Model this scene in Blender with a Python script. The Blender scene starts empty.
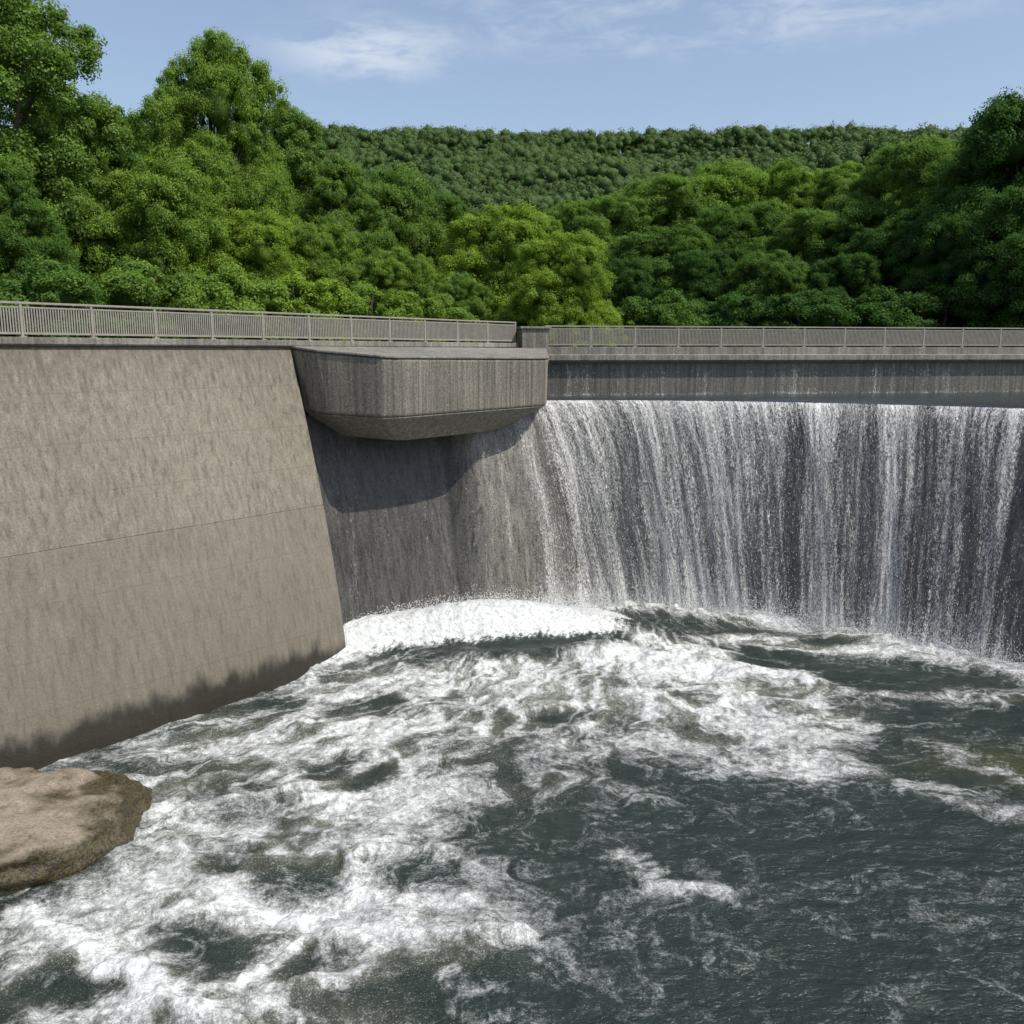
import bpy, bmesh, math, random
import numpy as np
from mathutils import Vector
random.seed(7); RG=np.random.default_rng(11)
SC=bpy.context.scene; COL=SC.collection
# ---------------------------------------------------------------- camera model
F=900.0; HC=13.0; PT=math.atan(160/900.)
def ray(px,py):
    x=(px-512)/F; v=-(py-512)/F
    return (x, math.cos(PT)+v*math.sin(PT), -math.sin(PT)+v*math.cos(PT))
def onz(px,py,z=0.0):
    d=ray(px,py); t=(z-HC)/d[2]
    return (d[0]*t,d[1]*t)
def xat(px,y):
    d=ray(px,352); return d[0]/d[1]*y
# ---------------------------------------------------------------- noise
def vn(x,y,seed=0):
    T=np.random.default_rng(seed).random((256,256))
    xi=np.floor(x).astype(int); yi=np.floor(y).astype(int); fx=x-xi; fy=y-yi
    fx=fx*fx*fx*(fx*(fx*6-15)+10); fy=fy*fy*fy*(fy*(fy*6-15)+10)
    a=T[xi&255,yi&255]; b=T[(xi+1)&255,yi&255]; c=T[xi&255,(yi+1)&255]; d=T[(xi+1)&255,(yi+1)&255]
    return (a*(1-fx)+b*fx)*(1-fy)+(c*(1-fx)+d*fx)*fy
def fbm(x,y,o=4,seed=0,g=.5):
    s=0;a=1;t=0
    for i in range(o):
        s=s+a*vn(x*2**i+i*17.3,y*2**i+i*9.1,seed+i); t+=a; a*=g
    return s/t
def ss(a,b,x):
    t=np.clip((x-a)/(b-a),0,1); return t*t*(3-2*t)
# ---------------------------------------------------------------- mesh helpers
def mesh_np(name,V,Fq,mat,parent=None,smooth=False,attrs=None,uv=None):
    V=np.asarray(V,dtype=np.float32); Fq=np.asarray(Fq,dtype=np.int32)
    k=Fq.shape[1]; m=bpy.data.meshes.new(name)
    m.vertices.add(len(V)); m.vertices.foreach_set('co',V.ravel())
    m.loops.add(Fq.size); m.loops.foreach_set('vertex_index',Fq.ravel())
    m.polygons.add(len(Fq)); m.polygons.foreach_set('loop_start',np.arange(0,Fq.size,k,dtype=np.int32))
    m.polygons.foreach_set('loop_total',np.full(len(Fq),k,dtype=np.int32))
    if smooth: m.polygons.foreach_set('use_smooth',np.ones(len(Fq),dtype=bool))
    m.update(calc_edges=True)
    if attrs:
        for n,a in attrs.items():
            at=m.attributes.new(n,'FLOAT','POINT'); at.data.foreach_set('value',np.asarray(a,dtype=np.float32).ravel())
    if uv is not None:
        at=m.attributes.new('flow','FLOAT_VECTOR','POINT'); at.data.foreach_set('vector',np.asarray(uv,dtype=np.float32).ravel())
    m.materials.append(mat)
    o=bpy.data.objects.new(name,m); COL.objects.link(o)
    if parent: o.parent=parent
    return o
def grid_faces(nu,nv):
    i=np.arange(nu-1)[:,None]*nv+np.arange(nv-1)[None,:]; i=i.ravel()
    return np.stack([i,i+nv,i+nv+1,i+1],1)
def obj(name,bm,mat,parent=None,smooth=False,bevel=0):
    bmesh.ops.recalc_face_normals(bm,faces=bm.faces)
    m=bpy.data.meshes.new(name); bm.to_mesh(m); bm.free(); m.materials.append(mat)
    if smooth:
        for p in m.polygons: p.use_smooth=True
    o=bpy.data.objects.new(name,m); COL.objects.link(o)
    if parent: o.parent=parent
    if bevel:
        b=o.modifiers.new('bevel','BEVEL'); b.width=bevel; b.segments=3; b.limit_method='ANGLE'
    return o
def empty(name,loc=(0,0,0)):
    o=bpy.data.objects.new(name,None); COL.objects.link(o); o.location=loc; return o
def tag(o,label=None,cat=None,group=None,kind=None):
    if label:o['label']=label
    if cat:o['category']=cat
    if group:o['group']=group
    if kind:o['kind']=kind
    return o
def sweep_bm(poly,prof,bm=None):
    """poly plan points left to right, prof closed list of (offset to the river side, z)"""
    bm=bm or bmesh.new(); P=[Vector((p[0],p[1])) for p in poly]; rings=[]
    for i,p in enumerate(P):
        a=(P[i]-P[i-1]).normalized() if i>0 else (P[1]-P[0]).normalized()
        b=(P[i+1]-P[i]).normalized() if i<len(P)-1 else a
        na=Vector((a.y,-a.x)); nb=Vector((b.y,-b.x)); n=(na+nb).normalized(); n/=max(.3,n.dot(na))
        rings.append([bm.verts.new((p.x+n.x*o,p.y+n.y*o,z)) for o,z in prof])
    k=len(prof)
    for i in range(len(rings)-1):
        for j in range(k):
            bm.faces.new((rings[i][j],rings[i+1][j],rings[i+1][(j+1)%k],rings[i][(j+1)%k]))
    bm.faces.new(rings[0]); bm.faces.new(rings[-1][::-1])
    return bm
def box_bm(c,s,rz=0,bm=None):
    bm=bm or bmesh.new(); ca,sa=math.cos(rz),math.sin(rz); v=[]
    for dz in (-.5,.5):
        for dx,dy in ((-.5,-.5),(.5,-.5),(.5,.5),(-.5,.5)):
            x,y=dx*s[0],dy*s[1]; v.append(bm.verts.new((c[0]+x*ca-y*sa,c[1]+x*sa+y*ca,c[2]+dz*s[2])))
    for f in ((0,1,2,3),(4,5,6,7),(0,1,5,4),(1,2,6,5),(2,3,7,6),(3,0,4,7)): bm.faces.new([v[i] for i in f])
    return bm
# ---------------------------------------------------------------- node helpers
class NT:
    def __init__(s,name):
        s.m=bpy.data.materials.new(name); s.m.use_nodes=True; s.t=s.m.node_tree; s.t.nodes.clear()
        s.out=s.t.nodes.new('ShaderNodeOutputMaterial')
    def n(s,ty,ins=None,**kw):
        nd=s.t.nodes.new(ty)
        for k,v in kw.items(): setattr(nd,k,v)
        if ins:
            for k,v in ins.items():
                if isinstance(v,bpy.types.NodeSocket): s.t.links.new(v,nd.inputs[k])
                else: nd.inputs[k].default_value=v
        return nd
    def math(s,op,a,b=0.0,c=0.0,clamp=False):
        nd=s.n('ShaderNodeMath',{0:a,1:b,2:c},operation=op,use_clamp=clamp); return nd.outputs[0]
    def vmath(s,op,a,b): return s.n('ShaderNodeVectorMath',{0:a,1:b},operation=op).outputs[0]
    def noise(s,vec,scale,detail=4,rough=.55,dist=0,col=False):
        nd=s.n('ShaderNodeTexNoise',{'Vector':vec,'Scale':scale,'Detail':detail,'Roughness':rough,'Distortion':dist})
        return nd.outputs['Color' if col else 'Fac']
    def mr(s,v,a,b,c=0.,d=1.,smooth=True):
        nd=s.n('ShaderNodeMapRange',{'Value':v,'From Min':a,'From Max':b,'To Min':c,'To Max':d})
        if smooth: nd.interpolation_type='SMOOTHSTEP'
        return nd.outputs[0]
    def mix(s,f,a,b,bt='MIX'):
        nd=s.n('ShaderNodeMix',data_type='RGBA',blend_type=bt)
        for k,v in ((0,f),(6,a),(7,b)):
            if isinstance(v,bpy.types.NodeSocket): s.t.links.new(v,nd.inputs[k])
            else: nd.inputs[k].default_value=(v if k==0 else (*v,1) if len(v)==3 else v)
        return nd.outputs[2]
    def pos(s): return s.n('ShaderNodeNewGeometry').outputs['Position']
    def attr(s,n,vec=False):
        return s.n('ShaderNodeAttribute',attribute_name=n).outputs['Vector' if vec else 'Fac']
    def bump(s,h,st=.5,dist=.05,nrm=None):
        ins={'Height':h,'Strength':st,'Distance':dist}
        if nrm: ins['Normal']=nrm
        return s.n('ShaderNodeBump',ins).outputs[0]
    def finish(s,sh):
        s.t.links.new(sh,s.out.inputs['Surface']); return s.m
def concrete(name,light,dark,stain=(.07,.065,.05),waterline=None,wet=0.,speck=.5,rough=.85,sc=(1.1,1.1,.11),streak=.5,pale=None):
    T=NT(name); p=T.pos()
    sv=T.vmath('MULTIPLY',p,sc)
    big=T.noise(p,.16,2); st=T.noise(sv,1.6,4,.6,0); st2=T.noise(T.vmath('MULTIPLY',p,(7,7,.10)),1.0,3,.6)
    f=T.mr(T.math('ADD',T.math('MULTIPLY',big,.4),T.math('MULTIPLY',st,.7)),.36,.76)
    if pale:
        pa=T.attr('pale'); light=T.mix(pa,light,pale[0]); dark=T.mix(pa,dark,pale[1])  # sunlit tone mixed into the concrete colour by the attribute
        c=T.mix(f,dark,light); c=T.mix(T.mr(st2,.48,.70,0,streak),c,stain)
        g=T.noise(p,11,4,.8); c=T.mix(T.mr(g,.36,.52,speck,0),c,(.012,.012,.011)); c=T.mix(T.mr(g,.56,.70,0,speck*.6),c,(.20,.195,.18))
    else:
        c=T.mix(f,dark,light)
        c=T.mix(T.mr(st2,.48,.70,0,streak),c,stain)
        c=T.mix(T.mr(st2,.28,.46,streak*.8,0),c,tuple(min(1,x*1.35) for x in light))
        g=T.noise(p,13,4,.8)
        c=T.mix(T.mr(g,.36,.52,speck,0),c,tuple(x*.4 for x in dark))
        c=T.mix(T.mr(g,.54,.68,0,speck*.7),c,tuple(min(1,x*1.7) for x in light))
    z=T.n('ShaderNodeSeparateXYZ',{0:p}).outputs[2]
    rg=rough
    if waterline is not None:
        # board-marked lifts: faint dark line every 1.65 m
        fr=T.math('ABSOLUTE',T.math('SUBTRACT',T.math('FRACT',T.math('MULTIPLY',T.math('SUBTRACT',z,6.7),1/1.65)),.5))
        c=T.mix(T.math('MULTIPLY',T.mr(fr,.480,.497,0,.36),T.mr(st,.3,.6,.3,1)),c,tuple(x*.45 for x in dark))
        c=T.mix(T.mr(z,6.68,6.72,.28,0),c,tuple(x*.85 for x in dark))
        c=T.mix(T.mr(z,0,9,.35,0),c,tuple(x*.65 for x in dark))
        c=T.mix(T.mr(T.math('ADD',z,T.math('MULTIPLY',st2,2.6)),12.7,14.6,0,.4),c,tuple(x*.5 for x in dark))
        zz=T.math('ADD',z,T.math('MULTIPLY',T.noise(T.vmath('MULTIPLY',p,(1,1,.5)),1.3,4),-1.9))
        w=T.mr(zz,waterline-.8,waterline,1,0)
        c=T.mix(T.math('MULTIPLY',w,.9),c,(.02,.018,.013))
        rg=T.math('SUBTRACT',rough,T.math('MULTIPLY',w,.45))
    nb=T.bump(T.math('ADD',g,T.math('MULTIPLY',st2,.5)),.7,.04)
    b=T.n('ShaderNodeBsdfPrincipled',{'Base Color':c,'Roughness':rg,'Normal':nb})
    b.inputs['Specular IOR Level'].default_value=.3+.3*wet
    return T.finish(b.outputs[0])
M={}
M['wall']=concrete('weathered_concrete',(.262,.235,.186),(.195,.173,.135),waterline=.5,speck=.42,streak=.5,sc=(2.6,2.6,.05))
M['block']=concrete('ribbed_wet_concrete',(.245,.22,.175),(.11,.10,.08),stain=(.04,.036,.03),speck=.7,rough=.55,wet=1,sc=(2.5,2.5,.12),streak=.8)
M['crest']=concrete('crest_concrete',(.28,.265,.23),(.16,.15,.13),speck=.5)
M['weir']=concrete('streaked_weir_concrete',(.15,.14,.12),(.07,.066,.058),stain=(.03,.029,.026),speck=.7,rough=.5,wet=1,sc=(2.5,2.5,.1),streak=.8)
M['face']=concrete('wet_dark_concrete',(.095,.088,.078),(.032,.031,.030),stain=(.015,.015,.014),speck=.75,rough=.35,wet=1,sc=(2.2,2.2,.08),streak=.7,pale=((.25,.23,.195),(.12,.11,.093)))  # last pair: lighter tones for the painted sunlit strip
def rail_mat():
    T=NT('weathered_galvanised_steel'); p=T.pos(); g=T.noise(p,5,3)
    c=T.mix(g,(.19,.175,.145),(.36,.335,.29))
    return T.finish(T.n('ShaderNodeBsdfPrincipled',{'Base Color':c,'Roughness':.65,'Metallic':.1}).outputs[0])
M['rail']=rail_mat()
def leaf_mat(name,ca,cb,trans=.35,haze=None):
    T=NT(name); oc=T.n('ShaderNodeObjectInfo'); t=T.attr('tint')
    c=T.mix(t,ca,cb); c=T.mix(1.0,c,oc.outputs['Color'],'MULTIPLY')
    d=T.n('ShaderNodeBsdfPrincipled',{'Base Color':c,'Roughness':.65}); d.inputs['Specular IOR Level'].default_value=.15
    tr=T.n('ShaderNodeBsdfTranslucent',{'Color':T.mix(1.0,c,(1.3,1.5,.6),'MULTIPLY')})
    mx=T.n('ShaderNodeMixShader',{0:trans,1:d.outputs[0],2:tr.outputs[0]})
    return T.finish(mx.outputs[0])
M['leaf']=leaf_mat('green_leaves',(.066,.128,.024),(.205,.31,.065),.38)
M['far']=leaf_mat('far_canopy',(.055,.098,.028),(.14,.20,.058),.15)
def bark():
    T=NT('grey_brown_bark'); p=T.pos(); n=T.noise(T.vmath('MULTIPLY',p,(6,6,1)),2,3)
    return T.finish(T.n('ShaderNodeBsdfPrincipled',{'Base Color':T.mix(n,(.04,.03,.02),(.13,.105,.075)),'Roughness':.9,'Normal':T.bump(n,.8,.05)}).outputs[0])
M['bark']=bark()
def ground():
    T=NT('grassy_earth'); p=T.pos(); n=T.noise(p,.6,5,.7); c=T.mix(n,(.03,.05,.015),(.06,.09,.025))
    return T.finish(T.n('ShaderNodeBsdfPrincipled',{'Base Color':c,'Roughness':.95}).outputs[0])
M['ground']=ground()
def rockm():
    T=NT('wet_tan_rock'); p=T.pos(); n=T.noise(p,1.1,6,.65); g=T.noise(p,12,5,.7)
    c=T.mix(T.mr(n,.35,.65),(.20,.165,.115),(.34,.285,.215)); c=T.mix(T.mr(g,.4,.55,.45,0),c,(.09,.075,.055))
    z=T.n('ShaderNodeSeparateXYZ',{0:p}).outputs[2]; zz=T.math('ADD',z,T.math('MULTIPLY',T.noise(p,1.4,4),-1.0))
    w=T.mr(zz,.15,.50,1,0)
    mc=T.mix(T.mr(g,.4,.6),(.016,.014,.008),(.085,.066,.022))
    c=T.mix(T.math('MULTIPLY',w,.96),c,mc)
    nb=T.bump(T.math('ADD',n,T.math('MULTIPLY',g,.35)),.9,.15)
    return T.finish(T.n('ShaderNodeBsdfPrincipled',{'Base Color':c,'Roughness':T.math('SUBTRACT',.85,T.math('MULTIPLY',w,.45)),'Normal':nb}).outputs[0])
M['rock']=rockm()
def pool_mat():
    T=NT('churning_river_water'); p=T.pos(); d=T.attr('dens'); hump=T.attr('hump'); fl=T.attr('flow',True)
    w=T.vmath('MULTIPLY',T.vmath('SUBTRACT',T.noise(p,.34,2,.5,0,True),(.5,.5,.5)),(3.6,3.0,0))
    p2=T.vmath('ADD',fl,w)
    def ridge(n,k): return T.math('SUBTRACT',1.,T.math('MULTIPLY',T.math('ABSOLUTE',T.math('SUBTRACT',n,.5)),k),clamp=True)
    n2=T.noise(p2,1.25,5,.62,.15); n3=T.noise(p2,3.2,4,.65,.2); r3=T.noise(p,5.0,4,.8); fine=T.noise(p,22,2,.85)
    vo=T.n('ShaderNodeTexVoronoi',{'Vector':T.vmath('ADD',p2,T.vmath('MULTIPLY',T.vmath('SUBTRACT',T.noise(p,1.2,3,.6,0,True),(.5,.5,.5)),(1.5,1.3,0))),'Scale':.62,'Randomness':1.},feature='DISTANCE_TO_EDGE').outputs['Distance']
    r1=T.mr(vo,0,.28,1,0); r2=ridge(n2,5.0); r4=ridge(n3,5.0)
    lace=T.math('ADD',T.math('MULTIPLY',r1,.46),T.math('MULTIPLY',r2,.34))
    lace=T.math('ADD',lace,T.math('MULTIPLY',r4,.30)); lace=T.math('ADD',lace,T.math('MULTIPLY',r3,.62)); lace=T.math('ADD',lace,T.math('MULTIPLY',fine,.62))
    e=T.math('ADD',lace,T.math('MULTIPLY',d,.78))
    mask=T.mr(e,1.48,2.38)
    hm=T.mr(T.math('ADD',hump,T.math('ADD',T.math('MULTIPLY',T.math('SUBTRACT',r3,.5),1.6),T.math('MULTIPLY',T.math('SUBTRACT',n3,.5),1.2))),.25,.80)
    mask=T.math('MAXIMUM',mask,T.math('MULTIPLY',hm,T.mr(hump,.05,.4,0,1)))
    sp=T.mr(fine,.57,.68)
    mask=T.math('MAXIMUM',mask,T.math('MULTIPLY',sp,T.mr(T.math('ADD',d,T.math('MULTIPLY',T.math('SUBTRACT',n2,.5),1.0)),.0,.7,.02,.5)))
    base=T.mix(T.mr(d,.15,.85),(.020,.030,.025),(.095,.100,.074))
    ol=T.attr('olive'); base=T.mix(T.math('MULTIPLY',ol,.8),base,(.05,.052,.012))
    rp=T.noise(T.vmath('MULTIPLY',p,(1,1.7,1)),1.2,4,.60,.2); rq=T.noise(T.vmath('MULTIPLY',p,(1,1.7,1)),7,4,.7)
    nb0=T.bump(T.math('ADD',rp,T.math('MULTIPLY',rq,.18)),.75,.32); nb=T.bump(r3,.40,.07,nb0)
    wat=T.n('ShaderNodeBsdfPrincipled',{'Base Color':base,'Roughness':.16,'IOR':1.33,'Normal':nb0})
    fc=T.mix(T.mr(T.math('ADD',T.math('MULTIPLY',r3,.7),T.math('MULTIPLY',fine,.3)),.38,.60),(.44,.46,.45),(.76,.77,.765))
    fo=T.n('ShaderNodeBsdfPrincipled',{'Base Color':fc,'Roughness':.6,'Normal':nb})
    mx=T.n('ShaderNodeMixShader',{0:T.math('MULTIPLY',mask,.97),1:wat.outputs[0],2:fo.outputs[0]})
    return T.finish(mx.outputs[0])
M['pool']=pool_mat()
def fall_mat(name,off,thr,wd=.30):
    T=NT(name); f=T.vmath('ADD',T.attr('flow',True),(off,off*.7,0)); d=T.attr('dens')
    wv=T.noise(T.vmath('MULTIPLY',f,(.5,.25,0)),1,1,.5,0,True)
    f2=T.vmath('ADD',f,T.vmath('MULTIPLY',T.vmath('SUBTRACT',wv,(.5,.5,.5)),(1.0,.5,0)))
    a=T.noise(T.vmath('MULTIPLY',f2,(.55,.035,0)),1,2,.6)
    b=T.noise(T.vmath('MULTIPLY',f2,(2.4,.12,0)),1,4,.7)
    c=T.noise(T.vmath('MULTIPLY',f2,(8,1.9,0)),1,4,.8)
    g=T.noise(T.vmath('MULTIPLY',f2,(17,7,0)),1,2,.85)
    e=T.math('ADD',T.math('MULTIPLY',a,.85),T.math('MULTIPLY',b,.90)); e=T.math('ADD',e,T.math('MULTIPLY',c,.80)); e=T.math('ADD',e,T.math('MULTIPLY',g,1.0))
    e=T.math('ADD',e,T.math('MULTIPLY',d,.55))
    al=T.math('MULTIPLY',T.mr(e,thr,thr+wd),.92)
    nb=T.bump(c,.7,.12)
    col=T.mix(T.mr(g,.35,.6),(.50,.50,.49),(.90,.89,.86))
    df=T.n('ShaderNodeBsdfPrincipled',{'Base Color':col,'Roughness':.5,'Normal':nb})
    tl=T.n('ShaderNodeBsdfTranslucent',{'Color':(.84,.83,.80,1)})
    mx=T.n('ShaderNodeMixShader',{0:.2,1:df.outputs[0],2:tl.outputs[0]})
    tp=T.n('ShaderNodeBsdfTransparent')
    return T.finish(T.n('ShaderNodeMixShader',{0:al,1:tp.outputs[0],2:mx.outputs[0]}).outputs[0])
M['fall_a']=fall_mat('falling_water_veil',0,1.70,.62)
M['fall_b']=fall_mat('falling_water_strands',31.7,1.91,.38)
def ledge_mat():
    T=NT('dark_sliding_water'); p=T.pos(); h=T.noise(p,3,4)
    return T.finish(T.n('ShaderNodeBsdfPrincipled',{'Base Color':(.03,.035,.035,1),'Roughness':.2,'Normal':T.bump(h,.5,.15)}).outputs[0])
M['ledge']=ledge_mat()
def drop():
    T=NT('white_droplets'); return T.finish(T.n('ShaderNodeBsdfPrincipled',{'Base Color':(.75,.77,.78,1),'Roughness':.3}).outputs[0])
M['drop']=drop()
# ---------------------------------------------------------------- layout
TD=Vector((.628,.778)); TE=Vector((-9.27,38.2))          # wall top line direction and its end
def tl(s): return (TE.x+TD.x*s,TE.y+TD.y*s)
CJ=tl(15.9)                                              # joint of the two crests
CR=[CJ,(31.4,56.0),(62,61.3)]
def catmull(P,n):
    P=[np.array(p,float) for p in P]; P=[2*P[0]-P[1]]+P+[2*P[-1]-P[-2]]; out=[]
    seg=len(P)-3; U=np.linspace(0,seg,n)
    for u in U:
        i=min(int(u),seg-1); t=u-i; a,b,c,d=P[i:i+4]
        out.append(.5*((2*b)+(-a+c)*t+(2*a-5*b+4*c-d)*t*t+(-a+3*b-3*c+d)*t**3))
    return np.array(out)
LIP=[(-9.75,37.25),(-4.2,43.9),(1.2,47.5),(9.4,47.2),(16.5,44.8),(23.0,40.6),(29,34.8),(34,27.5),(37,18)]
FOOT=[(-8.4,35.6),(-2.7,41.7),(4.1,45.0),(10.6,43.8),(15.7,40.9),(20.4,36.8),(25.2,31.2),(29.5,24.8),(32,16)]
ZL=10.5
# ---------------------------------------------------------------- land
def land(x,y):
    n=np.where(x<CJ[0],(y-CJ[1]-(x-CJ[0])*1.239)*.628,(y-CJ[1]-(x-CJ[0])*.176)*.98)
    hi=np.maximum(ss(2.4,4.5,n),ss(44,50,x))
    z=-3+15.6*hi
    up=np.clip((y-75)/125,0,1)*9+95*ss(190,520,y)
    up+=.28*np.clip(x-25,0,90)*ss(60,110,y)*(1-ss(250,420,y))
    up+=.22*np.clip(-x-18,0,80)*ss(50,100,y)*(1-ss(250,420,y))
    up+=(fbm(x/70+3,y/70,3,5)-.5)*18*ss(120,260,y)*(1-.5*ss(400,500,y))+(fbm(x/9,y/9,3,8)-.5)*1.2
    return z+up*ss(3,8,n)
def mkland():
    u=np.linspace(-1,1,340); xs=3*np.sinh(u*7.2)/1.0+8; xs=np.clip(xs,-2400,2400)
    v=np.linspace(-1,1,380); ys=2.6*np.sinh(v*7.6)+50
    X,Y=np.meshgrid(xs,ys,indexing='ij'); Z=land(X,Y)
    Z=np.where(Y>700,Z-ss(700,1500,Y)*40,Z)
    o=mesh_np('ground',np.stack([X,Y,Z],-1).reshape(-1,3),grid_faces(*X.shape),M['ground'],smooth=True); tag(o,kind='structure')
mkland()
# ---------------------------------------------------------------- left wall
w=empty('retaining_wall',(*tl(0),0)); inv=Vector((*tl(0),0))
def child_world(o,root):
    o.parent=root; o.matrix_parent_inverse.identity(); o.location=-root.location; return o
def off(z): t=(13.2-z)/13.2; return 2.97*(1-(1-t)**1.35) if t<1 else 2.97+.05*(t-1)
prof=[(-5,-3),(-5,13.2),(0,13.2)]
zs=sorted(list(np.linspace(12.8,-3,24)),reverse=True)
for z0,z1 in zip([13.2]+zs,zs):
    if z0>6.7>=z1: prof+= [(off(6.7)+.0,6.725),(off(6.7)-.02,6.71),(off(6.7)+.02,6.69),(off(6.7)+.03,6.66)]
    if abs(z1-6.7)>.12: prof.append((off(z1) if z1>0 else 2.97,z1))
child_world(obj('wall_face',sweep_bm([tl(-75),tl(-40),tl(-20),tl(-10),tl(0)],prof),M['wall']),w)
child_world(obj('walkway_slab',sweep_bm([tl(-75),tl(15.2)],[(-3,13.203),(-3,13.48),(.18,13.48),(.18,13.26),(.1,13.203)]),M['crest'],bevel=.02),w)
child_world(obj('crest_wall',sweep_bm([tl(.01),tl(16.2)],[(-3,-3),(-3,13.19),(-.02,13.19),(-.02,-3)]),M['crest']),w)
tag(w,'tall battered grey brown concrete wall with streaks and a cast joint, rising from the foam','wall')
# ---------------------------------------------------------------- overhanging block
b=empty('overhanging_platform',(-4,42,9.25))
top=[(-9.25,38.25,13.16),(-8.0,37.45,13.0),(-5.3,36.75,12.78),(-4.6,37.0,12.74),(1.35,43.6,12.66),(1.75,44.4,12.68),(1.75,49.0,13.1),(-.4,49.0,13.16)]
mid=[(-8.9,38.35,10.55),(-7.6,37.4,10.45),(-5.3,36.78,10.36),(-4.6,37.03,10.36),(1.33,43.62,10.42),(1.7,44.4,10.45),(1.7,49.0,10.45),(-.4,49.0,10.45)]
bot=[(-7.9,39.9,9.4),(-6.7,39.1,9.35),(-4.9,38.5,9.25),(-4.5,38.7,9.25),(-1.1,43.1,9.25),(-.5,44.2,9.3),(-.4,48.8,9.35),(-.9,48.8,9.35)]
def prism(A,B,dz=0.0):
    bm=bmesh.new(); R=[[bm.verts.new((p[0],p[1],p[2]+dz)) for p in A],[bm.verts.new(p) for p in B]]; k=len(A)
    for j in range(k): bm.faces.new((R[0][j],R[0][(j+1)%k],R[1][(j+1)%k],R[1][j]))
    bm.faces.new(R[0]); bm.faces.new(R[1]); return bm
child_world(obj('platform_body',prism(top,mid),M['block'],bevel=.12),b)
child_world(obj('sloped_underside',prism(mid,bot,-.006),M['block'],bevel=.10),b)
cx,cy=-3.6,43.5
def gr(p,k,dz):
    v=Vector((p[0]-cx,p[1]-cy)); v=v*(1+k/v.length); return (cx+v.x,cy+v.y,p[2]+dz)
A=[gr(p,.05,.10) for p in top[:6]]+[(1.82,48.9,13.21),(-.4,48.9,13.22)]
B=[gr(p,.05,.004) for p in top[:6]]+[(1.82,48.9,13.11),(-.4,48.9,13.165)]
child_world(obj('deck',prism(A,B),M['crest'],bevel=.03),b)
tag(b,'wet many-sided concrete platform jutting out over the left end of the falls','platform')
# ---------------------------------------------------------------- spillway dam
d=empty('spillway_dam',(*CJ,0))
NU,NV=900,60
L=catmull(LIP,NU); FT=catmull(FOOT,NU)
seg=np.r_[0,np.cumsum(np.linalg.norm(np.diff(L,axis=0),axis=1))]
tan=np.gradient(L,axis=0); tan/=np.linalg.norm(tan,axis=1)[:,None]; nrm=np.stack([tan[:,1],-tan[:,0]],1)
swell=1.55*ss(-4.1,-3.1,L[:,0])*(1-ss(-1.2,2.2,L[:,0]))       # bulge added to the face to catch sun beside the platform's shadow
def loft(offset,zb,g,shape,t0=0.0,rough=None):
    t=np.linspace(t0,1,shape); T2=g(t)
    P=L[:,None,:]*(1-T2)[None,:,None]+FT[:,None,:]*T2[None,:,None]+nrm[:,None,:]*(offset+swell[:,None,None]*(1-.35*t)[None,:,None])
    Z=(ZL*(1-t)+zb*t)[None,:]*np.ones((NU,1))
    return P,Z,t
gface=lambda t: np.clip(t,0,1)**.75
P,Z,t=loft(0,-1.5,gface,NV)
back=np.stack([L-nrm*1.2],1); P=np.concatenate([back,P],1); Z=np.concatenate([np.full((NU,1),ZL-.02),Z],1)
lit_strip=(.15*ss(-6,-4,L[:,0])+.85*ss(-3.9,-3.3,L[:,0]))*(1-ss(-1.4,2.0,L[:,0])); lit_strip=np.repeat(lit_strip[:,None],NV+1,1)  # sunlit strip right of the platform's shadow, painted into the face colour
child_world(mesh_np('spillway_face',np.concatenate([P,Z[...,None]],-1).reshape(-1,3),grid_faces(NU,NV+1),M['face'],smooth=True,attrs={'pale':lit_strip}),d)
cs=(CJ[0]-1.2,CJ[1]-.21)
child_world(obj('weir_wall',sweep_bm([cs]+CR[1:],[(-3,-3),(-3,12.395),(.35,12.395),(.35,9)]),M['weir']),d)
child_world(obj('crest_slab',sweep_bm([(CJ[0]+.02,CJ[1])]+CR[1:],[(-3,12.40),(-3,13.28),(.45,13.28),(.45,12.86),(.80,12.84),(.80,12.55),(.55,12.40)]),M['crest'],bevel=.025),d)
tag(d,'curved concrete spillway dam with a stepped crest behind the falling water','dam')
p=empty('crest_pier',(1.1,50.3,12.4))
child_world(obj('pier_shaft',box_bm((1.15,50.35,13.32),(1.5,1.5,1.84),.17),M['block'],bevel=.04),p)
child_world(obj('pier_cap',box_bm((1.15,50.35,14.30),(1.7,1.7,.12),.17),M['crest'],bevel=.02),p)
tag(p,'square concrete pier where the two railings meet behind the platform','pier')
# ledge water & upper veil
cre=catmull([tl(-.5),tl(7),(CJ[0]+.4,CJ[1]),(10,52.2),(20,54),(30,55.7),(40,57.5),(50,59.2),(60,61)],NU)
sw=swell[:,None]
A=np.stack([cre,L*.5+cre*.5,L-nrm*.25,L+nrm*(sw+.02),L+nrm*(sw+.16)],1); Zl=np.broadcast_to(np.array([10.62,10.6,10.58,10.52,10.38]),(NU,5)).copy()
Zl+= (fbm(A[...,0]*1.2,A[...,1]*1.2,3,3)-.5)*.08
o=mesh_np('ledge_water',np.concatenate([A,Zl[...,None]],-1).reshape(-1,3),grid_faces(NU,5),M['ledge'],smooth=True); tag(o,kind='structure')
n2=500; CX=np.linspace(CJ[0]+.6,60,n2); CY=CJ[1]+(CX-CJ[0])*.176-.45
tv=np.linspace(0,1,14); CU=CX-CJ[0]
PX=np.repeat(CX[:,None],14,1); off_=.06+.22*tv[None,:]**1.5+(vn(CU[:,None]*4,tv[None,:]*1.5,4)-.5)*.06
PY=CY[:,None]-off_; PZ=np.broadcast_to(12.38-1.86*tv,(n2,14))
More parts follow.
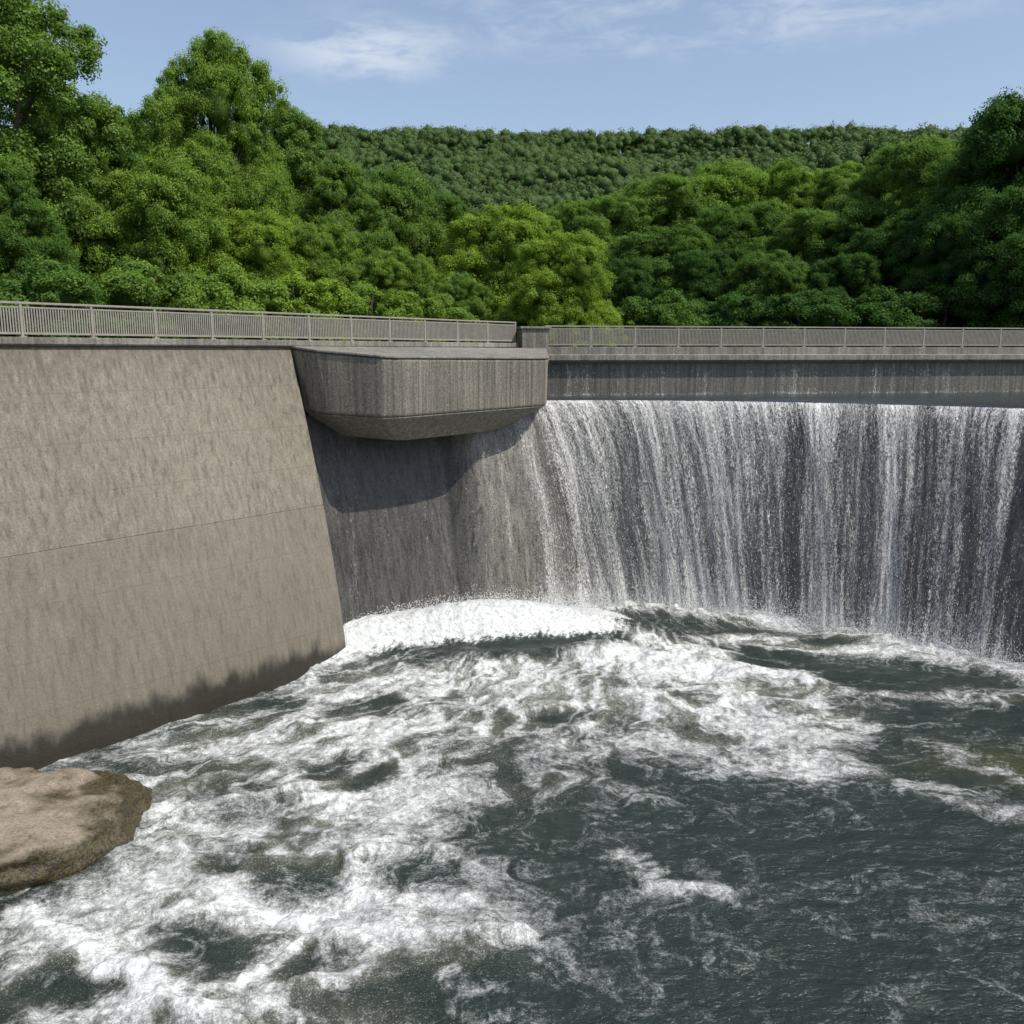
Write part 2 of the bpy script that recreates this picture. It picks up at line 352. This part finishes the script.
uv=np.stack([np.repeat(CU[:,None],14,1),np.broadcast_to(tv*1.9,(n2,14)),np.zeros((n2,14))],-1).reshape(-1,3)
de=np.full((n2,14),-.24)+ .45*ss(.85,1,tv)[None,:]
o=mesh_np('upper_water_veil',np.stack([PX,PY,PZ],-1).reshape(-1,3),grid_faces(n2,14),M['fall_a'],smooth=True,attrs={'dens':de},uv=uv); tag(o,kind='structure')
# ---------------------------------------------------------------- the falls
def dens_u(x):
    dn=-.30+.10*ss(-5,-3.4,x)+.24*ss(-3.2,-1.2,x)+.26*ss(.0,3.5,x)-.10*ss(9,14,x)-.12*ss(15,19,x)
    dn+=.30*np.exp(-((x-20.6)/.45)**2)+.28*np.exp(-((x-22.8)/.5)**2)+.16*np.exp(-((x-15.3)/.5)**2)+.12*np.exp(-((x-18.2)/.4)**2)+.16*np.exp(-((x+1.0)/.5)**2)
    dn+=.08*np.sin(x*2.1)*ss(8,14,x)
    return dn
for nm,ofs,mt,sd in (('waterfall',.10,'fall_a',1),('waterfall_strands',.36,'fall_b',9)):
    P,Z,t=loft(ofs,-.4,lambda t:t**.62,90)
    U=np.repeat(seg[:,None],90,1); V=np.broadcast_to(t*10.9,(NU,90))
    r=(fbm(U*1.7,V*.12,3,sd)-.5)*.55*(.15+t[None,:])+(vn(U*6,V*.7,sd+3)-.5)*.12
    P=P+nrm[:,None,:]*r[...,None]
    De=dens_u(L[:,0])[:,None]+.25*np.exp(-V/1.0)*ss(-2,2,L[:,0])[:,None]+.30*ss(7.5,10.9,V)*ss(-4,-1,L[:,0])[:,None]-.04
    if ofs>.2: De=De-.02-.3*(1-ss(-3.5,-1.0,L[:,0]))[:,None]
    o=mesh_np(nm,np.concatenate([P,Z[...,None]],-1).reshape(-1,3),grid_faces(NU,90),M[mt],smooth=True,attrs={'dens':De},uv=np.stack([U,V,0*U],-1).reshape(-1,3))
    tag(o,kind='structure')
# ---------------------------------------------------------------- pool
SEG=[ # px,py -> px,py, radius, amount
 (640,640,700,655,1.2,1.0),(600,650,680,665,1.2,1.0),
 (700,640,880,650,.8,.75),(880,650,1060,680,.9,.55),(620,665,760,682,1.6,.95),(760,682,850,715,1.3,.75),(850,715,800,760,1.2,.60),
 (500,690,760,712,2.2,.85),(560,740,780,750,1.5,.50),(640,735,840,770,.8,.48),(840,770,1060,825,.7,.42),(760,690,1060,700,.7,.48),(900,740,1060,790,.6,.36),
 (330,690,560,680,2.3,.82),(200,740,480,730,2.3,.68),(150,800,420,790,2.4,.62),(120,850,400,850,1.9,.58),(80,900,430,905,1.7,.58),(20,960,450,955,1.4,.58),
 (0,925,80,940,.35,1.1),(80,940,160,985,.35,1.15),(160,985,230,1030,.35,1.1),(230,915,420,930,.4,.9),(420,930,510,935,.45,.85),(140,880,260,905,.4,.8),(80,1000,400,1050,1.1,.5),(230,1010,390,985,.6,.6),
 (180,810,330,775,.45,.85),(330,775,450,735,.5,.85),(300,860,420,830,.4,.78),(430,800,560,780,1.2,.38),
 (615,855,650,872,.35,.42),(650,880,705,892,.3,.55),(640,930,700,960,.4,.16),(560,780,660,800,.7,.30)]
def mkpool():
    xs=np.r_[np.linspace(-90,-22,25)[:-1],np.linspace(-22,26,760),np.linspace(26,60,30)[1:]]
    ys=np.r_[np.linspace(-80,11,20)[:-1],np.linspace(11,24,230)[:-1],np.linspace(24,49,390)]
    X,Y=np.meshgrid(xs,ys,indexing='ij'); D=np.zeros_like(X)
    wx=X+(fbm(X*.35,Y*.35,3,21)-.5)*4.0; wy=Y+(fbm(X*.35+9,Y*.35,3,22)-.5)*4.0
    for a,b_,c,e,r,am in SEG:
        p0=np.array(onz(a,b_)); p1=np.array(onz(c,e)); v=p1-p0; l2=max(1e-6,v@v)
        k=.9 if (r>1.2 and am<1.2) else .45
        qx=X*(1-k)+wx*k; qy=Y*(1-k)+wy*k
        t=np.clip(((qx-p0[0])*v[0]+(qy-p0[1])*v[1])/l2,0,1)
        dd=np.hypot(qx-p0[0]-t*v[0],qy-p0[1]-t*v[1])/r
        g=am*np.exp(-dd**2*.8); D=np.maximum(D,g)+.12*np.minimum(D,g)
    # slow eddies: round calmer patches ringed by foam in the churned part
    for ex,ey,er in ((250,800,1.5),(350,770,1.2),(360,712,1.3),(210,940,1.2),(330,960,.8),(100,985,.9),(300,880,1.1),(420,870,1.0),(440,740,1.1),(230,860,.8),(700,700,.9),(560,715,.8)):
        q=onz(ex,ey); dd=np.hypot((X*.6+wx*.4-q[0])*.75,Y*.6+wy*.4-q[1])/er
        D=D-.38*np.exp(-dd**2*1.2)+.28*np.exp(-((dd-1.2)/.22)**2)*ss(.2,.45,D)
    fd=np.full(X.shape,99.)
    for q in FT[::8]: fd=np.minimum(fd,np.hypot(X-q[0],Y-q[1]))
    D=np.maximum(D,1.1*np.exp(-(fd/1.4)**2))
    wn=(X-TE.x)*.778-(Y-TE.y)*.628-2.97
    D=np.maximum(D,.45*np.exp(-(wn/.7)**2)*ss(16,24,Y))
    RL=[(-8.6,36.7,1.1),(-7.0,37.7,1.4),(-4.5,38.5,1.6),(-1.6,39.2,1.9),(1.0,40.0,1.6),(3.4,40.8,.95),(6.0,41.6,.3)]
    rp=catmull(RL,80); best=np.full(X.shape,99.); hh=np.zeros_like(X); sg=np.zeros_like(X)
    for x0,y0,h0 in rp:
        dd=np.hypot(X-x0,Y-y0); mk=dd<best; best=np.where(mk,dd,best); hh=np.where(mk,h0,hh); sg=np.where(mk,(Y-y0)-.22*(X-x0),sg)
    sd=best*np.sign(sg)
    prf=np.where(sd>0,np.exp(-(sd/3.2)**2),np.exp(-(sd/1.5)**2)); Rg=hh*prf
    calm=1-.80*ss(.1,.6,Rg)
    Z=Rg+.50*np.exp(-((sd+3.1)/1.1)**2)*ss(.3,1,hh)*ss(-5.5,-2,X)
    Z=Z+(fbm(X*.40,Y*.6,4,31)-.5)*(.26+.5*np.clip(D,0,1)*ss(.2,.7,D))*calm
    bil=1-np.abs(2*fbm(wx*.8,wy*.8,4,40)-1)*2.2
    Z=Z+(np.clip(bil,0,1)*.18*np.clip(D,0,1)+(fbm(X*3,Y*3,3,50)-.5)*.08*(.4+D))*calm
    Z=Z+(fbm(X*2.6,Y*1.2,4,81)-.5)*.22*ss(.4,1.0,Rg)
    hump=ss(.12,.60,prf+.22*(fbm(X*1.6,Y*.7,4,71)-.5))*ss(.2,.9,hh)+ss(.2,.6,Rg)*(sd>0); hump=np.clip(hump,0,1)
    tong=np.exp(-((sd+2.5)/.8)**2)*ss(.3,1,hh)*ss(-5.5,-2,X)*(.45+fbm(X*.8,Y,2,72))
    D=D-.60*tong
    oq=onz(1010,765); OL=np.exp(-(((X-oq[0])/3.0)**2+((Y-oq[1])/1.6)**2)*1.2)*(.2+fbm(X,Y,3,66))
    # coordinates drawn out along the outflow that fans and curls away from the foot of the wave
    jx,jy=1.5,50.0; rr=np.hypot(X-jx,Y-jy)+.5; th=np.arctan2(X-jx,np.maximum(-(Y-jy),.3)); lr_=np.log(rr/14)
    U1=(th-.30*lr_*lr_*np.tanh(th*2.5)+.25*np.sin(lr_*3+th*2))*17.; V1=lr_*17.*.42
    uvs=np.stack([U1,V1,np.zeros_like(X)],-1).reshape(-1,3)
    o=mesh_np('water',np.stack([X,Y,Z],-1).reshape(-1,3),grid_faces(*X.shape),M['pool'],smooth=True,attrs={'dens':D,'hump':hump,'olive':OL},uv=uvs); tag(o,kind='structure')
    return rp
RP=mkpool()
# ---------------------------------------------------------------- spray
def spray(n=9000):
    i=RG.integers(170,NU-150,n); t=RG.random(n)**.6
    base=L[i]*(1-t[:,None]**.62)+FT[i]*t[:,None]**.62+nrm[i]*(swell[i]+.25+np.abs(RG.normal(0,.22,n))*(.3+t))[:,None]
    keep=RG.random(n)<np.clip(dens_u(L[i,0])*1.5+.4,0.0,1); c=np.concatenate([base,(ZL*(1-t))[:,None]],1)[keep]
    nn=5000; j=RG.integers(0,len(RP)-12,nn); rr=RP[j]
    c2=np.stack([rr[:,0]+RG.normal(0,.4,nn),rr[:,1]+RG.normal(.4,.7,nn),rr[:,2]*RG.uniform(.85,1.0,nn)+np.abs(RG.normal(0,.16,nn))],1)
    nf=16000; j=RG.integers(160,NU-150,nf); q=FT[j]+nrm[j]*RG.normal(.5,.45,nf)[:,None]
    c3=np.concatenate([q,np.abs(RG.normal(0,.5,nf))[:,None]],1)
    c=np.concatenate([c,c2,c3]); k=len(c); s=RG.uniform(.006,.016,k)
    T=np.array([(1,1,1),(1,-1,-1),(-1,1,-1),(-1,-1,1)])*1.0
    V=c[:,None,:]+T[None]*s[:,None,None]*RG.uniform(.5,1.3,(k,4,1)); V[...,2]=c[:,None,2]+(V[...,2]-c[:,None,2])*1.8
    Fq=(np.arange(k)[:,None,None]*4+np.array([(0,1,2),(0,3,1),(0,2,3),(1,3,2)])[None]).reshape(-1,3)
    o=mesh_np('spray',V.reshape(-1,3),Fq,M['drop']); tag(o,'fine white droplets flying off the waterfall and the standing wave','spray',kind='stuff')
spray()
# ---------------------------------------------------------------- boulder
def boulder():
    bm=bmesh.new(); bmesh.ops.create_icosphere(bm,subdivisions=6,radius=1)
    from mathutils import noise as mn
    for v in bm.verts:
        q=v.co.copy(); f=1+.28*mn.noise(q*1.1+Vector((3,1,2)))+.10*mn.noise(q*3)+.04*mn.noise(q*8)
        z=q.z*f; z=.5+(z-.5)*.22+.10*mn.noise(q*2.5)+.03*mn.noise(q*7) if z>.5 else z
        v.co=Vector((q.x*f*4.3,q.y*f*3.1,z*2.1-.15))
    o=obj('boulder',bm,M['rock'],smooth=True); o.location=(-14.2,22.3,0); o.rotation_euler=(0,.06,.85)
    tag(o,'tan flat topped rock with dark wet edge at the foot of the wall','rock')
boulder()
# ---------------------------------------------------------------- railings
def railing(a,b_,z0,z1,step,label,off_n,sp):
    a=Vector(a);b_=Vector(b_); dv=(b_-a); Ln=dv.length; dv.normalize(); n=Vector((dv.y,-dv.x)); a=a+n*off_n; rz=math.atan2(dv.y,dv.x)
    r=empty('railing',(a.x,a.y,z0)); k=int(round(Ln/step)); st=Ln/k
    for i in range(k+1):
        q=a+dv*(i*st); bm=box_bm((q.x,q.y,(z0+z1)/2+.02),(.08,.08,z1-z0+.04),rz); box_bm((q.x,q.y,z0+.02),(.2,.2,.04),rz,bm)
        child_world(obj('post',bm,M['rail']),r)
    e=a+dv*Ln; m=(a+e)/2
    child_world(obj('top_rail',box_bm((m.x,m.y,z1+.07),(Ln+.1,.11,.07),rz),M['rail'],bevel=.01),r)
    for i in range(k):
        bm=bmesh.new(); q=a+dv*((i+.5)*st)
        box_bm((q.x,q.y,z0+.12),(st-.1,.05,.07),rz,bm); box_bm((q.x,q.y,z1-.07),(st-.1,.05,.05),rz,bm)
        nb=int(st/sp)
        for j in range(1,nb):
            w_=a+dv*(i*st+j*st/nb); box_bm((w_.x,w_.y,(z0+z1)/2+.03),(.042,.035,z1-z0-.25),rz,bm)
        child_world(obj('baluster_panel',bm,M['rail']),r)
    tag(r,label,'railing'); return r
railing(tl(-34),tl(15.0),13.48,14.50,2.3,'weathered metal railing with upright bars along the left wall top',.02,.085)
railing((CJ[0]+1.1,CJ[1]+.2),(52,CJ[1]+(52-CJ[0])*.176),13.28,14.33,2.5,'weathered metal railing along the crest right of the concrete pier',.3,.08)
# ---------------------------------------------------------------- trees
def leaves(C,Rr,leaf,per,up=.35,sq=.8):
    idx=np.repeat(np.arange(len(C)),per); n=len(idx)
    u=RG.normal(size=(n,3)); u/=np.linalg.norm(u,axis=1)[:,None]
    rad=Rr[idx]*(.5+.65*RG.random(n)); pos=C[idx]+u*rad[:,None]*np.array([1,1,sq])
    nn=u*.9+RG.normal(size=(n,3))*.45+np.array([0,0,up]); nn/=np.linalg.norm(nn,axis=1)[:,None]
    a=np.cross(nn,RG.normal(size=(n,3))); a/=np.linalg.norm(a,axis=1)[:,None]; b_=np.cross(nn,a)
    s=leaf*(.6+.8*RG.random(n))[:,None]
    V=np.stack([pos-a*s*.5-b_*s*.15,pos+b_*s*-.4,pos+a*s*.5+b_*s*.05,pos+b_*s*.4],1)
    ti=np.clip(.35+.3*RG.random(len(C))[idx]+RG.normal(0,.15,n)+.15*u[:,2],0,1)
    return V.reshape(-1,3),np.repeat(ti,4)
def cores(C,Rr,k=.66):
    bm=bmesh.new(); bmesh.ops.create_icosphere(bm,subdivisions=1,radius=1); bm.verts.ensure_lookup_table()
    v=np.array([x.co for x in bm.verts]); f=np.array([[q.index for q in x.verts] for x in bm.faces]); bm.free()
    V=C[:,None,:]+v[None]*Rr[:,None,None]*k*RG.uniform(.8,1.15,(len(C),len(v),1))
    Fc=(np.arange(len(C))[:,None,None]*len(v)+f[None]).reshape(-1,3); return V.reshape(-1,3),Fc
def leafmesh(name,V,ti,tris,nvx,mat):
    Fq=np.arange(len(V[0])).reshape(-1,4); VV=np.concatenate(V).astype(np.float32)
    m=bpy.data.meshes.new(name); m.vertices.add(len(VV)); m.vertices.foreach_set('co',VV.ravel())
    lv=np.concatenate([Fq.ravel(),tris.ravel()]).astype(np.int32); m.loops.add(len(lv)); m.loops.foreach_set('vertex_index',lv)
    tot=np.concatenate([np.full(len(Fq),4),np.full(len(tris),3)]).astype(np.int32)
    m.polygons.add(len(tot)); m.polygons.foreach_set('loop_start',np.r_[0,np.cumsum(tot)[:-1]].astype(np.int32)); m.polygons.foreach_set('loop_total',tot)
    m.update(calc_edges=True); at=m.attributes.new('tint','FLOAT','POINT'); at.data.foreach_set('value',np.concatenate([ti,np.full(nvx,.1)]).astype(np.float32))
    m.materials.append(mat); return m
def tube(bm,pts,rads,k=7):
    prev=None
    for i,(q,r) in enumerate(zip(pts,rads)):
        q=Vector(q); t=(Vector(pts[min(i+1,len(pts)-1)])-Vector(pts[max(i-1,0)])).normalized()
        a=t.orthogonal().normalized() if prev is None else (pa-t*pa.dot(t)).normalized(); pa=a; b_=t.cross(a)
        ring=[bm.verts.new(q+(a*math.cos(2*math.pi*j/k)+b_*math.sin(2*math.pi*j/k))*r) for j in range(k)]
        if prev:
            for j in range(k): bm.faces.new((prev[j],prev[(j+1)%k],ring[(j+1)%k],ring[j]))
        prev=ring
def make_tree(name,seed,h,w,shape,nl,leaf,per,base=.18,open_=0):
    global RG
    RG=np.random.default_rng(seed); rnd=random.Random(seed)
    lobes=[]
    for i in range(nl):
        f=(i+.5)/nl; z=h*(base+(1-base)*f*.93); a=i*2.399+rnd.random()
        if shape=='oval': e=math.sin(math.pi*min(1,.12+f*.82))**.7
        elif shape=='round': e=math.sqrt(max(0,1-(2*f-.85)**2/1.9))
        else: e=(1-f)**.55
        rr=w*(.44-.11*f)*rnd.uniform(.75,1.2)
        ra=max(0,w*e-rr*.75)*rnd.uniform(.6,1.1)
        if i==nl-1: ra*=.2; z=h-rr*.8
        lobes.append((ra*math.cos(a),ra*math.sin(a),z,rr))
    zt=max(z+r for x,y,z,r in lobes)+.5; lobes=[(x,y,z*h/zt,r) for x,y,z,r in lobes]
    C=[];Rr=[]
    for x,y,z,r in lobes:
        nC=int(36*(r/2.0)**2)+10
        u=RG.normal(size=(nC,3)); u/=np.linalg.norm(u,axis=1)[:,None]; u[:,2]=np.where(u[:,2]<-.5,-u[:,2],u[:,2])
        C.append(np.array([x,y,z])+u*r*RG.uniform(.65,1.0,(nC,1))*np.array([1,1,.9])); Rr.append(RG.uniform(.35,.75,nC)*(.5+.2*r))
    C=np.concatenate(C);Rr=np.concatenate(Rr)
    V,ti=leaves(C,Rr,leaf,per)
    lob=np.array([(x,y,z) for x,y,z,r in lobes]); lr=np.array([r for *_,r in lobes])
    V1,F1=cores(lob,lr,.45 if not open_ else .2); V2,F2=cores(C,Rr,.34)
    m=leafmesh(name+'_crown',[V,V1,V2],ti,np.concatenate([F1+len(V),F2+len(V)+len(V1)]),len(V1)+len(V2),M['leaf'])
    bm=bmesh.new(); th=h*.8; lean=rnd.uniform(-.4,.4)
    tp=[(lean*(k/8)**2+.1*math.sin(k),.1*math.cos(k*1.3),th*k/8) for k in range(9)]; tube(bm,tp,[h*.02*(1-.085*k)+.02 for k in range(9)],9)
    for x,y,z,r in lobes:
        k=max(1,min(7,int(8*(z*.62)/th))); q=tp[k]; tube(bm,[q,((q[0]+x)/2,(q[1]+y)/2,(q[2]+z)/2-.2),(x,y,z),(x*1.1,y*1.1,z+r*.5)],[h*.008,h*.005,h*.003,.02],6)
    mt=bpy.data.meshes.new(name+'_trunk'); bm.to_mesh(mt); bm.free(); mt.materials.append(M['bark'])
    return m,mt,h
KIND={'tall':make_tree('tall',101,18,5.2,'oval',28,.105,270,.10,1),
 'oval':make_tree('oval',202,15,5.0,'oval',19,.105,290,.06),
 'round':make_tree('round',303,12,5.4,'round',17,.105,270,.03),
 'great':make_tree('great',717,18,6.2,'round',26,.10,270,.06),
 'broad':make_tree('broad',404,14,6.4,'round',22,.12,230,.03),
 'cone':make_tree('cone',505,13,4.6,'cone',17,.11,250,.04),
 'bush':make_tree('bush',606,5,3.2,'round',10,.11,240,.0)}
def tree(px,top,dep,kind,col,label,wid=1.0,name=None):
    cm,tm,h=KIND[kind]; x=xat(px,dep); g=float(land(np.array(x),np.array(float(dep))))
    H=HC+(352-top)/914*dep-g+.3; s=max(.35,H/h)
    r=empty(name or ('shrub' if kind=='bush' else 'tree'),(x,dep,g-.15)); r.scale=(s*wid,s*wid,s); r.rotation_euler=(0,0,random.uniform(0,6.28))
    t=bpy.data.objects.new('stem' if kind=='bush' else 'trunk',tm); COL.objects.link(t); t.parent=r
    c=bpy.data.objects.new('foliage' if kind=='bush' else 'crown',cm); COL.objects.link(c); c.parent=r
    k=dict(b=(1.5,1.36,.9,1),m=(1,1,1,1),l=(1.26,1.2,1.,1),d=(.72,.80,.76,1),D=(.42,.55,.56,1))[col]; c.color=k  # crown tints; dark ones at the right paint shadow sides into the leaves
    tag(r,label,'shrub' if kind=='bush' else 'tree')
TR=[
(8,-55,50,'tall','m','huge loose leafed tree cut by the top left corner of the picture',1.0),
(62,112,58,'oval','m','leafy tree behind the wall just right of the corner tree',1.0),
(225,52,62,'great','l','tallest full tree left of the middle with a rounded top against the sky',.74),
(165,162,53,'round','l','rounded light green tree below the tallest left tree',.9),
(18,165,44,'oval','d','dark tree at the left edge behind the railing',.9),
(296,112,74,'oval','m','tree just right of the tallest left tree',.85),
(125,116,75,'broad','d','dark tree seen in the gap between the two tallest left trees',1),
(345,162,70,'oval','m','narrow tree where the left wood steps down to the hill',.85),
(388,172,84,'round','m','rounded tree standing before the distant hill, left of centre',.9),
(436,198,90,'broad','d','broad shaded tree behind the bright bushes left of centre',.9),
(500,207,74,'round','b','bright green tree behind the yellow green one',1.0),
(562,234,58,'round','b','round yellow green tree standing nearest the end of the left railing',1.0),
(540,216,84,'oval','l','slender tree peeking over the yellow green round tree',1.0),
(80,190,51,'cone','l','light green pointed tree behind the left railing',1.1),
(250,212,56,'round','b','low bright tree under the tallest left tree',1.0),
(330,226,60,'broad','l','wide light green tree behind the wall end',.8),
(400,250,60,'round','l','low rounded tree above the platform',.95),
(460,275,57,'round','m','small rounded tree above the right part of the platform',.9),
(600,200,118,'broad','m','tree at the foot of the far hill, centre of the picture',1.1),
(650,184,124,'broad','m','wide tree right of centre below the far hill',1.2),
(705,170,132,'round','l','sunlit rounded crown right of centre at the wood edge',1.2),
(770,170,135,'broad','l','pale green crown in the upper row of the right wood',1.1),
(835,168,128,'oval','l','upper row tree between the pale crown and the right slope',1.2),
(885,156,112,'broad','m','full tree on the right slope below the ridge end',1.1),
(740,208,100,'broad','d','dark rounded tree in the second row of the right wood',1.1),
(660,228,96,'round','d','shaded dome shaped tree right of the yellow green tree',1.2),
(800,214,92,'broad','m','wide crown in the middle row of the right wood',1.05),
(860,205,88,'round','d','shaded round tree in the middle of the right wood',1.1),
(930,146,86,'broad','m','big tree high on the right slope',1.0),
(975,130,76,'oval','d','tall dark tree near the right edge',1.1),
(1022,98,70,'broad','D','tallest dark tree at the right edge',.9),
(905,212,74,'round','D','dark round tree under the big slope tree',1.05),
(970,210,66,'broad','D','dark low tree at the right edge behind the railing',.9),
(1040,178,62,'round','D','dark tree cut by the right edge above the railing',1.0),
(620,260,78,'round','D','deep green round tree immediately right of the yellow green tree',1.0),
(700,252,76,'broad','D','low dark wide tree above the middle of the right railing',.95),
(770,252,72,'round','d','shaded low tree with ragged top above the right railing',1.0),
(840,255,70,'broad','D','low dark tree between ragged tree and dark round tree',.9),
(665,290,64,'bush','d','small shrub peeping above the crest railing right of centre',1.1),
(730,292,64,'bush','D','dark shrub second from the left above the right railing',1.2),
(800,290,64,'bush','D','dark shrub in the middle of the right railing',1.3),
(870,288,64,'bush','D','dark shrub at three quarters along the right railing',1.3),
(940,283,65,'bush','D','dark shrub close to the right end of the railing',1.3),
(1005,278,66,'bush','D','dark shrub at the right edge behind the railing',1.3),
(600,300,64,'bush','l','light shrub at the foot of the yellow green tree',1.0),
(525,294,61,'bush','m','shrub behind the railing end by the pier',1.0),
(440,294,54,'bush','l','light shrub behind railing over the platform',1.0),
(370,283,51,'bush','l','light shrub behind railing at the platform left edge',1.1),
(300,273,48,'bush','b','bright shrub behind the railing at the wall end',1.1),
(230,266,45,'bush','l','light shrub behind the railing, third from the left edge',1.1),
(150,260,43,'bush','m','mid green shrub behind the railing, second from the left edge',1.1),
(60,260,39,'bush','d','dark shrub behind the leftmost stretch of railing',1.1)]
for a in TR: tree(*a)
# ---------------------------------------------------------------- far wood: one mass
def forest():
    global RG
    RG=np.random.default_rng(77); n=15000
    y=np.sqrt(RG.uniform(140**2,590**2,n)); x=RG.uniform(-.72,.76,n)*y+RG.uniform(-15,15,n)
    z=land(x,y); big=vn(x/23,y/23,91); r=RG.uniform(1.8,4.2,n)*(.75+.5*big)
    C=np.stack([x,y,z+r*RG.uniform(.5,1.1,n)+3.0+3*vn(x/30,y/30,93)],1)
    V1,F1=cores(C,r,.62)
    k=6; idx=np.repeat(np.arange(n),k); u=RG.normal(size=(len(idx),3)); u/=np.linalg.norm(u,axis=1)[:,None]; u[:,2]=np.abs(u[:,2])
    C2=C[idx]+u*r[idx][:,None]*RG.uniform(.3,.85,(len(idx),1)); R2=r[idx]*RG.uniform(.28,.5,len(idx))
    V,ti=leaves(C2,R2,.52,20,.2); tt=np.repeat(np.repeat(RG.uniform(-.18,.18,n)+(big-.5)*.8,k),20*4); ti=np.clip(ti+tt,0,1)
    m=leafmesh('forest',[V,V1],ti,F1+len(V),len(V1),M['far'])
    o=bpy.data.objects.new('forest',m); COL.objects.link(o)
    tag(o,'dense green wood covering the far hillside up to the level ridge','forest',kind='stuff'); print('forest',n)
forest()
# ---------------------------------------------------------------- light, sky
sun=Vector((.54,-.28,.82)).normalized()
ld=bpy.data.lights.new('sun','SUN'); ld.energy=4.6; ld.angle=math.radians(.5); ld.color=(1,.95,.86)
lo=bpy.data.objects.new('sun',ld); COL.objects.link(lo); lo.rotation_euler=sun.to_track_quat('Z','Y').to_euler()
W=bpy.data.worlds.new('World'); SC.world=W; W.use_nodes=True; nt=W.node_tree; nt.nodes.clear()
ou=nt.nodes.new('ShaderNodeOutputWorld'); bg=nt.nodes.new('ShaderNodeBackground'); sk=nt.nodes.new('ShaderNodeTexSky'); sk.sky_type='NISHITA'; sk.sun_disc=False
sk.sun_elevation=math.asin(sun.z); sk.sun_rotation=math.atan2(sun.x,sun.y); sk.air_density=1.0; sk.dust_density=1.2; sk.ozone_density=1.4
bg.inputs[1].default_value=.15
L_=nt.links.new
def wn_(ty,**k):
    n=nt.nodes.new(ty)
    for a,v in k.items(): setattr(n,a,v)
    return n
tc=wn_('ShaderNodeTexCoord')
def cloud(center,scl,r0,r1,seed,lo,hi,amt):
    d=Vector(ray(*center)).normalized()
    sub=wn_('ShaderNodeVectorMath',operation='SUBTRACT'); sub.inputs[1].default_value=d; L_(tc.outputs['Generated'],sub.inputs[0])
    mul=wn_('ShaderNodeVectorMath',operation='MULTIPLY'); mul.inputs[1].default_value=scl; L_(sub.outputs[0],mul.inputs[0])
    ln=wn_('ShaderNodeVectorMath',operation='LENGTH'); L_(mul.outputs[0],ln.inputs[0])
    m1=wn_('ShaderNodeMapRange',interpolation_type='SMOOTHSTEP'); L_(ln.outputs['Value'],m1.inputs[0]); m1.inputs[1].default_value=r0; m1.inputs[2].default_value=r1; m1.inputs[3].default_value=1; m1.inputs[4].default_value=0
    m_=wn_('ShaderNodeVectorMath',operation='MULTIPLY'); m_.inputs[1].default_value=(4.5,2.5,15); L_(tc.outputs['Generated'],m_.inputs[0])
    a_=wn_('ShaderNodeVectorMath',operation='ADD'); a_.inputs[1].default_value=(seed,seed*.3,0); L_(m_.outputs[0],a_.inputs[0])
    no=wn_('ShaderNodeTexNoise'); no.inputs['Scale'].default_value=2.6; no.inputs['Detail'].default_value=7; no.inputs['Roughness'].default_value=.6; no.inputs['Distortion'].default_value=.3; L_(a_.outputs[0],no.inputs['Vector'])
    m2=wn_('ShaderNodeMapRange',interpolation_type='SMOOTHSTEP'); L_(no.outputs['Fac'],m2.inputs[0]); m2.inputs[1].default_value=lo; m2.inputs[2].default_value=hi; m2.inputs[4].default_value=amt
    mm=wn_('ShaderNodeMath',operation='MULTIPLY'); L_(m1.outputs[0],mm.inputs[0]); L_(m2.outputs[0],mm.inputs[1]); return mm.outputs[0]
c1=cloud((365,50),(1,1,3.2),.01,.13,3.1,.38,.64,.65)
c2=cloud((700,14),(1,1,9),.10,.45,8.7,.42,.70,.38)
s1=wn_('ShaderNodeMath',operation='ADD'); L_(c1,s1.inputs[0]); L_(c2,s1.inputs[1])
s2=wn_('ShaderNodeMath',operation='ADD',use_clamp=True); L_(s1.outputs[0],s2.inputs[0]); s2.inputs[1].default_value=.16
mx=wn_('ShaderNodeMix',data_type='RGBA'); mx.inputs[7].default_value=(5.0,5.4,6.0,1)
L_(s2.outputs[0],mx.inputs[0]); L_(sk.outputs[0],mx.inputs[6]); L_(mx.outputs[2],bg.inputs[0]); L_(bg.outputs[0],ou.inputs[0])
# ---------------------------------------------------------------- camera
cd=bpy.data.cameras.new('camera'); cd.sensor_width=36; cd.lens=36*F/1024; cd.clip_end=6000; cd.clip_start=.1
co=bpy.data.objects.new('camera',cd); COL.objects.link(co); co.location=(0,0,HC); co.rotation_euler=(math.pi/2-PT,0,0); SC.camera=co
SC.view_settings.view_transform='Standard'; SC.view_settings.look='None'; SC.view_settings.exposure=0
